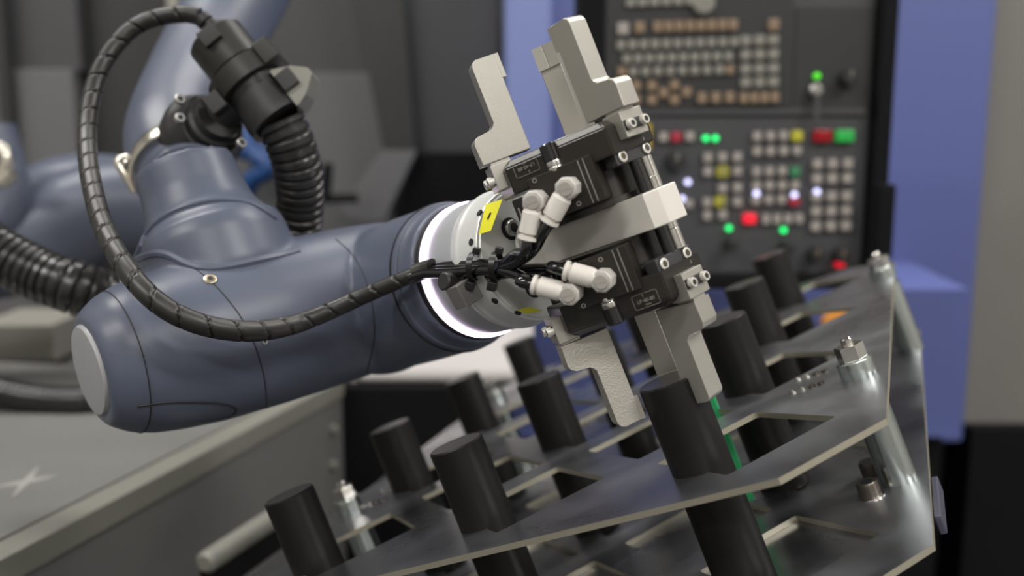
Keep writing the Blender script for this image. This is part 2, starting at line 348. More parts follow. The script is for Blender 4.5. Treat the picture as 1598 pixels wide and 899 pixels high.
px_prism('inner_panel', [(600, -300), (776, -300), (776, 245), (648, 245)], 2.24, .06, M['doorg'], dr)
px_prism('lower_frame', [(560, 700), (640, 238), (776, 238), (770, 700)], 2.16, .06, M['dark'], dr)
px_prism('sill', [(520, 345), (596, 236), (650, 236), (600, 345)], 2.12, .05, M['doorl'], dr)
hb = BM(); rod_between(hb, on_y(480, 311, 2.0), on_y(558, 309, 2.0), .010); rod_between(hb, on_y(508, 309, 2.0), on_y(512, 255, 2.0), .011); rod_between(hb, on_y(508, 309, 2.0), on_y(508, 309, 2.3), .009)
obj('handle', hb, M['dark'], dr)

# ------------------------------------------------------------------ grey machine bed at lower left
ZT = CAM.z-.36
P1 = on_z(-160, 952, ZT); P2 = on_z(536, 588, ZT); d = (P2-P1); d.z = 0; nrm = Vector((-d.y, d.x, 0)).normalized()
bed = thing('machine_bed', (P1.x-.1, P1.y+.5, 0), 'grey steel machine bed with a sloping edge at lower left', 'machine bed')
def slab(bm, z0, z1, inset, back=1.3, ext=0):
    a = P1+nrm*inset; c = P2+nrm*inset+d.normalized()*ext
    poly = [a, c, c+nrm*back-d.normalized()*.15, a+nrm*back]
    return prism(bm, I4, [(v.x, v.y) for v in poly], z0, z1, .003)
obj('bed_body', slab(BM(), 0.0, ZT-.03, .004), M['bed'], bed)
obj('bed_top', slab(BM(), ZT-.004, ZT, .03, 1.26, -.01), M['bed_top'], bed)
obj('bed_edge', slab(BM(), ZT-.03, ZT-.003, 0), M['bed_edge'], bed)
st = BM(); c = on_z(41, 752, ZT); u = d.normalized()
star = []
for k in range(8):
    a = math.pi/4*k+.35; r = (.030 if k % 2 == 0 else .006)
    star.append((c.x+r*math.cos(a), c.y+r*math.sin(a)*1.8))
prism(st, I4, star, ZT, ZT+.0006); obj('star_mark', st, M['label'], bed)
for px, py in ((522, 670), (522, 726)):
    k = (Vector((0, 0, 0))); r = cv((px-799)/FPX, -(py-449.5)/FPX, -1); t = ((P1-CAM).dot(nrm))/r.dot(nrm); q = CAM+r*t
    obj('bolt', lathe(BM(), along(q+nrm*.006, -nrm), [(0, .007), (.008, .007), (.010, .005)], 16), M['bed_edge'], bed)
A = at(318, 880, .98); Bq = at(440, 800, 1.12)
rl = thing('rail', (A+Bq)/2, 'grey rounded rail with a dark slot below the machine bed edge', 'rail')
bm = BM(); rod_between(bm, A, Bq, .012, 24, .004); obj('bar', bm, M['bed_edge'], rl)
f = along((A+Bq)/2, Bq-A); bm = box(BM(), f, (0, -.024, 0), (.016, .03, (Bq-A).length*.98), .003); obj('slot_strip', bm, M['dark'], rl)
wb = BM(); px_box(wb, -40, 506, 84, 566, 1.55, .15, .006); tag(obj('box', wb, M['key_grey']), 'off-white box on the machine bed behind the hoses', 'box')
ub = BM(); px_box(ub, -40, 566, 130, 650, 1.6, .15, .006); tag(obj('box', ub, M['bed_edge']), 'olive grey block below the off-white box', 'box')
sb = BM(); tube(sb, [on_y(380, 205, 2.28), on_y(396, 240, 2.26), on_y(420, 262, 2.25), on_y(390, 285, 2.26), on_y(378, 330, 2.28)], 0.022, 12, .01)
tube(sb, [on_y(370, 235, 2.26), on_y(425, 245, 2.28), on_y(430, 275, 2.28)], .020, 12, .01); obj('strap', sb, M['strap'], dr)

# ------------------------------------------------------------------ zinc rack with black rods
RU, RV, RN = cv(.8537, .3171, .4131).normalized(), cv(.3698, .1893, -.9096).normalized(), cv(-.3667, .9293, .0443).normalized()
RU = (RU - RN*RU.dot(RN)).normalized(); RV = RN.cross(RU)
RS = .905                                            # rack unit: one rack unit is 0.905 m, so the rods are 39 mm thick
RO = CAM + (cp(-.19, -.174, -.807)-CAM)*RS; RF = frame(RO, RU*RS, RV*RS, RN*RS)
HT, HL, DU, DV, DD, CU, CVv = -.0647, -.1522, .1774, .1824, .0672, .0183, .0345
URX, VFX, CH = .4744, -.0621, .0632
ULX, VBX = -.088, .672
foot = RF @ Vector((.19, .3, HL-.012))
rack = thing('rod_rack', (foot.x, foot.y, 0), 'tilted zinc plated steel rack of two slotted plates on posts', 'rack')
outer = [(ULX+.02, VFX), (URX-CH, VFX), (URX, VFX+CH), (URX, VBX-.055), (URX-.055, VBX), (ULX+.05, VBX), (ULX, VBX-.05), (ULX, VFX+.05)]
def diamond(u, v, d):
    return [tuple(p) for p in round_poly([(u, v-d, .003), (u+d, v, .003), (u, v+d, .003), (u-d, v, .003)])]
holes = []
for j in range(4):
    for i in range(3): holes.append(diamond(CU+i*DU, CVv+j*DV, DD))
for j in range(3):
    for i in range(2): holes.append(diamond(CU+(i+.5)*DU, CVv+(j+.5)*DV, DD))
obj('top_plate', plate_shape(BM(), RF, outer, holes, HT-.0044, HT), [M['zinc'], M['zinc_edge']], rack, 20)
obj('lower_plate', plate_shape(BM(), RF, outer, holes, HL-.0046, HL), [M['zinc'], M['zinc_edge']], rack, 20)
inner = [(ULX+.02, VFX+.02), (URX-CH, VFX+.02), (URX-.012, VFX+CH+.006), (URX-.012, VBX-.04), (ULX+.02, VBX-.04)]
obj('base_sheet', plate_shape(BM(), RF, inner, [], HL-.0090, HL-.0047), [M['zinc'], M['zinc_edge']], rack, 20)
def post(u, v):
    b = BM(); lathe(b, RF @ Matrix.Translation((u, v, 0)), [(HL, .0138), (HT-.005, .0138)], 32); o = obj('post', b, M['zinc_post'], rack)
    b = BM(); lathe(b, RF @ Matrix.Translation((u, v, 0)), [(HT, .0138), (HT+.012, .0138), (HT+.0135, .013)], 32); obj('bushing', b, M['zinc_post'], o)
    b = BM(); prism(b, RF @ Matrix.Translation((u, v, 0)), hexp(.0112), HT+.0135, HT+.0255, .0006); obj('hex_nut', b, M['chrome'], o)
    b = BM(); lathe(b, RF @ Matrix.Translation((u, v, 0)), [(HT+.0255, .0045), (HT+.030, .0045), (HT+.0312, .0034)], 16); obj('stud', b, M['chrome'], o)
for u, v in ((.4524, .1249), (.4650, .515), (-.060, .150), (-.060, .53)): post(u, v)
def rack_bolt(u, v):
    bm = BM(); socket_head(bm, RF @ Matrix.Translation((u, v, HL)), .0085, .0125); o = obj('bolt', bm, [M['bolt_dark'], M['seam']], rack)
    bm = BM(); lathe(bm, RF @ Matrix.Translation((u, v, HL)), [(0, .0105), (.0012, .0105)], 24); obj('washer', bm, M['chrome'], o)
def tapped(u, v):
    for k in range(4):
        bm = BM(); lathe(bm, RF @ Matrix.Translation((u+k*.0075, v+k*.001, 0)), [(HT, .0030), (HT+.0018, .0030), (HT+.0018, .0015), (HT+.0004, .0012)], 12); obj('thread_glint', bm, M['chrome' if k < 2 else 'bolt_dark'], rack)  # bright and dark bits stand in for glints on tapped threads
for v in (.105, .150): rack_bolt(.432, v)
for v in (.128, .165): tapped(.400, v)
for v in (.15, .19): tapped(-.045, v)
# upright plates at the far right edge and brackets
bm = box(BM(), RF, (URX+.003, .088, HL-.010), (.005, .075, .014), .001); obj('corner_bracket', bm, M['bracket_dark'], rack, 20)
# stand that carries the rack, below the frame
b = BM(); box(b, I4, (0, 0, 0), (.01, .01, .01)); b.free()
top = RF @ Vector((.19, .3, HL-.012)); b = BM(); rod_between(b, Vector((top.x, top.y, .02)), top, .04); box(b, I4, (top.x, top.y, .01), (.5, .5, .02), .003)
obj('stand', b, M['zinc_post'], rack)
# black rods
ROD_L = .0215
bm = BM(); bot = HL-.0046
lathe(bm, I4, [(bot, ROD_L-.001), (bot+.001, ROD_L), (-.0012, ROD_L), (0, ROD_L-.0012)], 64)
for q in bm.faces:
    if len(q.verts) > 8: q.material_index = 1
bmesh.ops.recalc_face_normals(bm, faces=bm.faces)
bm.transform(Matrix.Translation((0, 0, -bot)))
bm.transform(Matrix.Scale(RS, 4)); rod_me = bpy.data.meshes.new('steel_rod'); bm.to_mesh(rod_me); bm.free(); rod_me.materials.append(M['rod']); rod_me.materials.append(M['rod_top']); rod_me.shade_smooth(); rod_me.set_sharp_from_angle(angle=.6)
names = {(0, 0): 'black steel rod at the near left corner of the rack', (1, 0): 'black steel rod in the front row, second from the left',
         (2, 0): 'black steel rod held between the lower gripper fingers', (0, 1): 'black steel rod of the leftmost file, behind the near left corner rod',
         (1, 1): 'black steel rod behind the second front rod, left of the gripper finger', (2, 1): 'black steel rod directly right behind the gripped rod',
         (0, 2): 'black steel rod of the leftmost file, third from the front', (1, 2): 'black steel rod mostly hidden behind the left lower gripper finger',
         (2, 2): 'black steel rod right of the gripper, third from the front', (0, 3): 'farthest black steel rod of the leftmost file, before the white cover',
         (1, 3): 'farthest black steel rod of the middle file, behind the lower gripper', (2, 3): 'farthest black steel rod on the right, below the control panel'}
TW = {(0, 0): (.008, 0), (2, 1): (.006, 0), (0, 1): (.003, 0), (2, 2): (-.003, 0)}
for (i, j), lab in names.items():
    o = bpy.data.objects.new('steel_rod', rod_me); COL.objects.link(o)
    dx, dy = TW.get((i, j), (0, 0))
    o.matrix_world = frame(RF @ Vector((-.0068+i*DU+dx, .0025+j*DV+dy, bot)), RU, RV, RN); tag(o, lab, 'rod', 'black rods standing in the rack')
# green strip and cable under the top plate
b = BM(); box(b, RF, (.322, .145, -.092), (.026, .004, .112), .001); tag(obj('sheet', b, M['green']), 'bright green upright plastic sheet beside the gripped rod', 'sheet')

# ------------------------------------------------------------------ robot arm
a6 = cv(.595, .17, .785).normalized(); RC = cp(-.02314, .01394, -.704)
JT = .150; J = RC - a6*JT
a5 = cv(-.755, -.216, .619); a5 = (a5 - a6*a5.dot(a6)).normalized()
up4 = cv(-.37, .92, -.13).normalized()
J5 = J + cv(0, .006, 0)
robot = thing('robot_arm', (at(-60, 420, 1.32).x-.1, at(-60, 420, 1.32).y, ZT), 'blue grey jointed robot arm with a glowing ring at its wrist', 'robot arm')
body = BM()
lathe(body, along(J5, a5), [(-.045, .035), (-.035, .052), (-.015, .060), (.02, .0625), (.11, .0635), (.160, .0622), (.190, .0590), (.210, .0555), (.226, .0500), (.237, .0425), (.241, .038)], 64)
lathe(body, along(J, a6), [(-.06, .030), (-.05, .050), (-.02, .0585), (.02, .0600), (.07, .0590), (JT-.030, .0570), (JT-.024, .0555), (JT-.020, .0535), (JT-.012, .0540), (JT-.008, .0525)], 64)
bmesh.ops.create_icosphere(body, subdivisions=4, radius=.0625, matrix=Matrix.Translation(J))
B4 = at(352, 440, .755)
lathe(body, along(B4, up4), [(-.03, .050), (.0, .0600), (.030, .0600), (.040, .0575), (.047, .050), (.058, .044), (.075, .0405), (.1, .039)], 64)
tmp = bpy.data.meshes.new('t'); bmesh.ops.recalc_face_normals(body, faces=body.faces); body.to_mesh(tmp); body.free()
to = bpy.data.objects.new('t', tmp); COL.objects.link(to)
rm = to.modifiers.new('r', 'REMESH'); rm.mode = 'VOXEL'; rm.voxel_size = .0022
sm = to.modifiers.new('s', 'SMOOTH'); sm.factor = .5; sm.iterations = 10
dg = bpy.context.evaluated_depsgraph_get(); me = bpy.data.meshes.new_from_object(to.evaluated_get(dg)); bpy.data.objects.remove(to)
wb = BM(); wb.from_mesh(me); bvh = BVHTree.FromBMesh(wb)
def on_body(px, py):
    r = cv((px-799)/FPX, -(py-449.5)/FPX, -1).normalized(); h = bvh.ray_cast(CAM, r)
    return (h[0], h[1]) if h[0] is not None else (None, None)
wrist = obj('wrist_housing', wb, M['robot'], robot, 60)
def surf_line(name, pts, r, m, lift=0, parent=None, n=8):
    ps = []
    for i in range(len(pts)-1):
        for k in range(6):
            t = k/6; ps.append(None)
    P = smooth_path([Vector((x, y, 0)) for x, y in pts], 6); out = []
    for q in P:
        h, nn = on_body(q.x, q.y)
        if h is not None: out.append(h+nn*lift)
    if len(out) < 3: return
    bm = BM(); tube(bm, out, r, n, smooth=False); return obj(name, bm, m, parent or wrist)
surf_line('seam', [(268, 404), (305, 420), (345, 455), (385, 510), (408, 570), (416, 620), (414, 642)], .0005, M['seam'], 0)
surf_line('seam', [(524, 373), (552, 400), (572, 440), (583, 490), (583, 535), (572, 582), (566, 592)], .0005, M['seam'], 0)
surf_line('rim', [(212, 402), (232, 360), (262, 334), (300, 319), (345, 312), (392, 318), (430, 340)], .0024, M['robot'], 0)
surf_line('ridge', [(214, 404), (240, 396), (262, 398), (290, 411), (320, 418), (360, 415), (420, 402), (466, 390)], .0034, M['robot'], -.0010)
surf_line('groove', [(215, 634), (262, 628), (330, 628), (362, 634), (368, 642), (350, 652), (290, 660)], .0009, M['seam'], 0)
def body_screw(px, py, r, m):
    h, nn = on_body(px, py)
    if h is None: return
    bm = BM(); lathe(bm, along(h-nn*.001, nn), [(0, r), (.0018, r), (.0022, r*.85), (.0022, r*.45), (.0012, r*.4)], 20); o = obj('screw', bm, M[m], wrist)
    bm = BM(); lathe(bm, along(h-nn*.001, nn), [(.0019, r*.42), (.00215, r*.40)], 6); obj('socket', bm, M['seam'], o)
body_screw(328, 436, .0046, 'brass'); body_screw(413, 533, .0022, 'steel'); body_screw(294, 318, .0026, 'robot')
ec = J5 + a5*.241
obj('end_cap', lathe(BM(), along(ec, a5), [(-.004, .0335), (.0005, .0330), (.0025, .0315), (.0034, .026), (.0040, .012), (.0041, .0005)], 48), M['robot_cap'], robot)
obj('cap_seam', lathe(BM(), along(J5+a5*.220, a5), [(0, .0526), (.0006, .0523)], 64), M['seam'], robot)
# neck band, light ring, flange
F6 = along(RC, a6)
obj('neck_band', lathe(BM(), F6, [(-.017, .0518), (-.004, .0508), (-.003, .0498)], 64), M['rubber'], robot)
obj('neck_groove', lathe(BM(), F6, [(-.0335, .0574), (-.0325, .0580), (-.0315, .0577)], 64), M['seam'], robot)
obj('neck_lip', lathe(BM(), F6, [(-.0285, .0560), (-.0270, .0572), (-.0250, .0566), (-.0240, .0550)], 64), M['robot'], robot)
obj('light_ring', lathe(BM(), F6, [(-.0035, .0490), (-.003, .0502), (.0025, .0502), (.003, .0490)], 72), M['ring'], robot)
fl = obj('tool_flange', lathe(BM(), F6, [(.0025, .0484), (.032, .0484), (.0345, .0470)], 72), M['flange_grey'], robot)
ad = obj('flange_adapter', lathe(BM(), F6, [(.0345, .0468), (.036, .0488), (.040, .0496), (.043, .0492), (.0455, .0478), (.0615, .0475), (.0630, .0465), (.0632, .0448), (.0640, .0440), (.0642, .001)], 72), M['flange'], robot)
def flange_pt(px, py, s, rad):       # point on the flange cylinder or face
    r = cv((px-799)/FPX, -(py-449.5)/FPX, -1)
    if rad is None: return CAM + r*((RC+a6*s-CAM).dot(a6)/r.dot(a6)), a6
    o = CAM-RC; oo = o-a6*o.dot(a6); rr = r-a6*r.dot(a6); A_ = rr.dot(rr); B_ = 2*oo.dot(rr); C_ = oo.dot(oo)-rad*rad
    disc = max(0, B_*B_-4*A_*C_); t = (-B_-math.sqrt(disc))/(2*A_); q = CAM+r*t; n = q-RC; n = (n-a6*n.dot(a6)).normalized(); return q, n
for px, py in ((797, 357), (833, 447)):
    q, n = flange_pt(px, py, .0642, None); bm = BM(); lathe(bm, along(q-a6*.003, a6), [(0, .0078), (.0032, .0078), (.0034, .0070)], 28); o = obj('counterbore', bm, M['seam'], ad)
    bm = BM(); socket_head(bm, along(q-a6*.0028, a6), .0058, .0068); obj('flange_screw', bm, [M['steel'], M['seam']], ad)
for px, py in ((748, 332), (735, 378), (772, 470), (808, 489)):
    q, n = flange_pt(px, py, 0, .0478); bm = BM(); lathe(bm, along(q-n*.0008, n), [(0, .0024), (.0011, .0024)], 12); obj('set_screw', bm, M['seam'], ad)
def sticker(corners, rad=.0480):
    bm = BM(); P = []
    for u in range(6):
        for v in range(2):
            t = u/5; a = Vector(corners[0]).lerp(Vector(corners[1]), t); c = Vector(corners[3]).lerp(Vector(corners[2]), t); x = a if v == 0 else c
            q, n = flange_pt(x.x, x.y, 0, rad); P.append(bm.verts.new(q))
    for u in range(5): bm.faces.new((P[2*u], P[2*u+2], P[2*u+3], P[2*u+1]))
    ex = bmesh.ops.extrude_face_region(bm, geom=list(bm.faces)); 
    bmesh.ops.translate(bm, verts=[g for g in ex['geom'] if isinstance(g, bmesh.types.BMVert)], vec=cv(0, 0, .0003))
    return bm
s1 = obj('sticker', sticker([(780, 311), (765, 336), (750, 366), (766, 360)] if 0 else [(758, 319), (747, 366), (766, 360), (784, 311)]), M['yellow'], ad)
obj('sticker', sticker([(806, 484), (822, 490), (848, 485), (826, 479)]), M['yellow'], ad)
q, n = flange_pt(763, 337, 0, .0486); bm = box(BM(), along(q, n), (0, 0, 0), (.0012, .0050, .0004)); obj('sticker_mark', bm, M['ink'], s1)
# grey sensor block on the flange with black knob
q, n = flange_pt(736, 450, 0, .0484); f = frame(q, a6, n.cross(a6), n)
sbk = obj('sensor_block', box(BM(), f, (.0, .0, .007), (.014, .016, .016), .0010), M['block_grey'], robot)
q2 = at(714, 442, .642); rr = (at(699, 440, .636)-q2); bm = BM(); lathe(bm, along(q2, rr), [(0, .0035), (.004, .0035), (.004, .0062), (.012, .0062), (.013, .0052)], 24); obj('knob', bm, M['black'], sbk)
# forearm above the wrist and its joint, and the shoulder far left
fp = [B4+up4*.075, at(293, 285, .83), at(268, 215, .88), at(305, 120, .98), at(352, 30, 1.06), at(400, -70, 1.12), at(430, -200, 1.16)]
def fr_(s, L, a): return .0395+.014*min(1, max(0, s/L-.15)/.6)
obj('forearm', tube(BM(), fp, fr_, 40, .01), M['robot'], robot)
sh = BM(); tube(sh, [at(330, 330, 1.42), at(240, 320, 1.40), at(150, 330, 1.38), at(50, 380, 1.36)], lambda s, L, a: .070+.0*s, 36, .01)
obj('upper_arm', sh, M['robot'], robot)
sh = BM(); tube(sh, [at(45, 330, 1.45), at(130, 300, 1.45), at(300, 320, 1.45)], .058, 36, .01); obj('upper_arm_cover', sh, M['robot'], robot)
sh = BM(); tube(sh, [at(-60, 380, 1.28), at(12, 318, 1.3), at(-10, 200, 1.3)], .028, 24, .01); obj('joint_cover', sh, M['robot'], robot)
b = BM(); q = at(-60, 420, 1.32)-Vector((.1, 0, 0)); rod_between(b, Vector((q.x, q.y, ZT+.001)), q, .09, 32); obj('base_column', b, M['robot'], robot)
b = BM(); rod_between(b, at(50, 380, 1.36), at(-60, 420, 1.32)-Vector((.1, 0, 0)), .07, 32); obj('shoulder', b, M['robot'], robot)

# ------------------------------------------------------------------ gripper frame and bracket
E1 = cv(-.367, .929, .05).normalized(); E2 = cv(.61, .2, .767); E2 = (E2-E1*E2.dot(E1)).normalized(); E3 = E2.cross(E1)
D0 = .651; G0 = cp((846.6-799)/FPX*D0, -(385-449.5)/FPX*D0, -D0); C0 = G0+E2*.0585
GF = frame(C0, E2, -E3, E1)
def pol(ang): return GF @ Matrix.Rotation(math.radians(-ang), 4, 'Z')    # x: outward at ang, y: sideways, z: up the gripper
bk = thing('gripper_bracket', C0, 'thick silver aluminium bracket between the two black grippers', 'bracket')
b = BM(); prism(b, GF, [tuple(p) for p in round_poly([(-.056, -.019, 0), (-.050, -.019, .002), (-.044, -.015, .003), (.0535, -.015, 0), (.060, -.0085, 0), (.060, .0085, 0), (.0535, .015, 0), (-.044, .015, .003), (-.050, .019, .002), (-.056, .019, 0)])], -.0122, .0092, .0008); obj('bracket_bar', b, M['alu_mid'], bk, 25)
b = BM(); lathe(b, frame(G0-E2*.001, -E3, E1, E2), [(.0, .0225), (.003, .0225), (.0035, .0218)], 56); obj('mounting_boss', b, M['flange'], bk)

# ------------------------------------------------------------------ three-finger grippers
def gripper(s, pad, label, fits, lab_t, conn):
    g = thing('finger_gripper', C0 + E1*s*.012, label, 'gripper', 'three finger grippers on the bracket')
    def P(ang): 
        f = pol(ang); return f @ Matrix.Diagonal((1, 1, s, 1))
    G = GF @ Matrix.Diagonal((1, 1, s, 1))
    # hexagonal jaw housing with a bevelled top
    hexa = []; hexi = []
    for ang in (0, 60, 120, 180, 240, 300):
        d, hw = (.0485, .0185) if ang % 120 == 0 else (.042, .0325)
        for sgn in (-1, 1):
            v = pol(ang) @ Vector((d, sgn*hw, 0)); hexa.append(v)
    loc = [GF.inverted() @ v for v in hexa]
    loc.sort(key=lambda v: math.atan2(v.y, v.x))
    merged = []
    for v in loc:
        if not merged or (v-merged[-1]).length > .004: merged.append(v)
        else: merged[-1] = (merged[-1]+v)/2
    bm = BM(); z = [(.0365, 0), (.0530, 0), (.0572, .0048)]; rings = []
    for zz, ins in z: rings.append([bm.verts.new(G @ Vector((v.x*(1-ins/.046), v.y*(1-ins/.046), zz))) for v in merged])
    n = len(merged)
    for a, c in zip(rings, rings[1:]):
        for i in range(n): bm.faces.new((a[i], a[(i+1) % n], c[(i+1) % n], c[i]))
    bm.faces.new(rings[0]); bm.faces.new(rings[-1])
    bmesh.ops.bevel(bm, geom=list(bm.edges), offset=.0008, segments=2, affect='EDGES')
    hs = obj('jaw_housing', bm, M['black_ano'], g, 38)
    obj('cover_plate', lathe(BM(), G, [(.0572, .021), (.0584, .021), (.0588, .0204)], 6), M['alu_mid'], g, 38)
    obj('cylinder_body', lathe(BM(), G, [(.0130, .0325), (.0300, .0325), (.0302, .0318), (.0306, .0325), (.0358, .0325), (.0365, .0318)], 56), M['black_ano'], g)
    obj('base_disc', lathe(BM(), G, [(.0093 if s > 0 else .0123, .0350), (.0130, .0350), (.0132, .0345)], 56), M['black_ano'], g)
    f = P(60)
    obj('port_block', box(BM(), f, (.036, -.0005, .028), (.020, .041, .0275), .0006), M['black_ano'], g)
    bm = BM()
    for t in (.0118, .0150): box(bm, f, (.0461, t, .0278), (.0007, .0006, .0262), .0002)
    obj('groove_highlight', bm, M['steel'], g)  # bright strips stand in for the highlights along a groove's edges
    bm = BM(); lathe(bm, f @ Matrix.Translation((.0408, -.0030, 0)), [(.046, .0052), (.0565, .0052), (.0572, .0045)], 28); obj('pin_sleeve', bm, M['black_gloss'], g)
    bm = BM(); lathe(bm, f @ Matrix.Translation((.0412, -.0030, 0)), [(.0395, .0046), (.0405, .0050), (.0425, .0050), (.043, .0047), (.0435, .0050), (.0462, .0050), (.047, .0044)], 28); obj('pin', bm, M['chrome'], g)
    for t, zz in ((-.0165, .0398), (.0035, .0175)):
        bm = BM(); lathe(bm, f @ Matrix.Translation((.0455, t, zz)) @ Matrix.Rotation(math.pi/2, 4, 'Y'), [(0, .0015), (.0009, .0015), (.0009, .0009), (.0002, .0008)], 12); obj('tapped_hole', bm, M['steel'], g)
    # engraved name plate
    lf = f @ Matrix.Translation((.0421, lab_t, .0492)); out = round_poly([(-.0078, -.0043, .0012), (.0078, -.0043, .0012), (.0078, .0043, .0012), (-.0078, .0043, .0012)])
    rot = Matrix(((0, 0, 1, 0), (1, 0, 0, 0), (0, 1, 0, 0), (0, 0, 0, 1)))
    bm = BM(); tube(bm, [lf @ rot @ Vector((*q, 0)) for q in out+out[:1]], .00016, 6, smooth=False); np_ = obj('name_plate', bm, M['print'], g)
    base = pol(60) @ Matrix.Translation((.0421, lab_t, s*.0492)) @ rot @ (Matrix.Rotation(math.pi, 4, 'Z') if s > 0 else I4)
    obj('lettering', text_bm('LP-40-80', .0030, base @ Matrix.Translation((0, -.0002, 0))), M['print'], np_)
    obj('lettering', text_bm('I', .0024, base @ Matrix.Translation((-.001, .0028, 0))), M['label'], np_)
    obj('lettering', text_bm('700A', .0016, base @ Matrix.Translation((.0006, -.0028, 0))), M['print'], np_)
    # jaws and fingers
    for ang in (0, 120, 240):
        f = P(ang); o = pad
        jb = BM(); box(jb, f, (.0480, 0, .0505), (.0140, .0200, .0160), .0006); box(jb, f, (.0470, 0, .0590), (.0130, .0120, .0045), .0005)
        jw = obj('jaw', jb, M['alu'], g, 38)
        dk = BM(); box(dk, f, (.0410, .0, .0420), (.0150, .0260, .0060), .0006); obj('jaw_slide', dk, M['black'], jw, 38)
        for t in (-.0062, .0062):
            sf = f @ Matrix.Translation((.0550, t, .0495)) @ Matrix.Rotation(math.pi/2, 4, 'Y')
            bm = BM(); socket_head(bm, sf, .0031, .0042); obj('jaw_screw', bm, [M['screw_face'], M['seam']], jw)
        pb = box(BM(), f, (.0554, -.0005, .0495), (.0018, .0180, .0062), .0006); obj('pad_and_shadow', pb, M['black'], jw)  # black pad that also paints in the shadow beside the screw heads
        poly = round_poly([(o+.0023, .0603, 0), (o+.0345, .0603, 0), (o+.0345, .0775, .0045), (o+.0183, .0795, .0035), (o+.0183, .1222, .0040), (o+.0023, .1222, 0)])
        fb = BM(); prism(fb, f, [tuple(q) for q in poly], -.0073, .0073, .0006, 'xz')
        fg = obj('finger', fb, M['alu_rough' if (s < 0 and ang == 120) else 'alu'], g, 38)
        pbm = BM()
        prism(pbm, f, [(o+.0026, -.0073), (o, -.0073), (o+.0007, -.0004), (o+.0012, 0), (o+.0007, .0004), (o, .0073), (o+.0026, .0073)], .1068, .1220, .0)
        obj('grip_pad', pbm, M['alu'], fg, 38)
    # sensor clamp, sensor pins on the outer end
    f = P(0); cb = box(BM(), f, (.0415, 0, .0338), (.0100, .0345, .0090), .0010); cl = obj('sensor_clamp', cb, M['clamp_grey'], g, 38)
    for t in (-.0113, .0113):
        sf = f @ Matrix.Translation((.0455, t, .0338)) @ Matrix.Rotation(math.pi/2, 4, 'Y')
        bm = BM(); lathe(bm, sf, [(0, .0046), (.0012, .0046), (.0013, .0040)], 28); obj('screw_seat', bm, M['seam'], cl)
        bm = BM(); socket_head(bm, sf, .0036, .0022); obj('clamp_screw', bm, [M['screw_face'], M['bolt_dark']], cl)
    bm = BM(); lathe(bm, f @ Matrix.Translation((.0440, .0098, 0)), [(.0095 if s > 0 else .0125, .0047), (.0165, .0047), (.0168, .0044), (.0172, .0047), (.0294, .0047)], 28); obj('sensor_barrel', bm, M['chrome'], g)
    bm = BM(); lathe(bm, f @ Matrix.Translation((.0440, .0098, 0)), [(.0384, .0050), (.0405, .0050), (.0408, .0040), (.0425, .0040)], 6); obj('sensor_nut', bm, M['steel'], g)
    bm = BM(); lathe(bm, f @ Matrix.Translation((.0430, .0015, 0)), [(.0095 if s > 0 else .0125, .0038), (.0298, .0038)], 24); obj('sensor_barrel', bm, M['black_gloss'], g)
    # sensor plug on the left side
    f = P(60); bm = box(BM(), f, (.030, -.0325, .0235), (.016, .010, .021), .0010); pl = obj('sensor_plug', bm, M['black_gloss'], g)
    bm = BM()
    for t in (-.0345, -.0310): box(bm, f, (.0385, t, .0225), (.0010, .0012, .0120), .0003)
    obj('plug_clip', bm, M['steel'], pl)
    # elbow fittings
    ends = []
    for t, zz, dt, dz in fits:
        f = pol(60); c = Vector((.0575, t, zz)); dr = Vector((0, dt, dz)).normalized(); ez = Matrix.Rotation(math.pi/2, 4, 'Y')
        bm = BM(); lathe(bm, f @ Matrix.Translation((.0455, t, zz)) @ ez, [(0, .0056), (.003, .0056), (.003, .0046), (.005, .0046)], 24); fo = obj('elbow_fitting', bm, M['chrome'], g)
        bm = BM(); lathe(bm, f @ Matrix.Translation((.0480, t, zz)) @ ez, [(0, .0050), (.001, .0066), (.0075, .0068), (.0080, .0060), (.0088, .0060), (.0092, .0068), (.0130, .0068), (.0140, .0058)], 8)
        obj('fitting_head', bm, M['white2'], fo, 38)
        bm = BM(); lathe(bm, f @ Matrix.Translation((.0618, t, zz)) @ ez, [(0, .0045), (.0010, .0045), (.0014, .0040)], 24); bm2 = box(bm, f, (.0630, t, zz), (.0008, .0060, .0012)); obj('cap', bm, M['cap_grey'], fo)
        a = f @ (c+dr*.002); d_ = f.to_3x3() @ dr
        bm = BM(); lathe(bm, along(a, d_), [(0, .0046), (.004, .0056), (.0045, .0060), (.0165, .0060), (.0170, .0055)], 28); obj('barrel', bm, M['white'], fo)
        bm = BM(); lathe(bm, along(a, d_), [(.0170, .0044), (.0186, .0044), (.0186, .0060), (.0205, .0062), (.0210, .0056)], 28); obj('release_collar', bm, M['white'], fo)
        ends.append((a+d_*.019, d_))
    return g, ends
gu, eu = gripper(1, .0238, 'upper black three finger gripper with open silver fingers pointing up', [(-.0176, .0280, -.55, -.84), (.0034, .0280, -.78, -.62)], -.0195, 0)
gl, el = gripper(-1, .0202, 'lower black three finger gripper closed on the black rod', [(-.0180, -.0293, -.84, .55), (.0031, -.0287, -.82, .57)], .0190, 0)

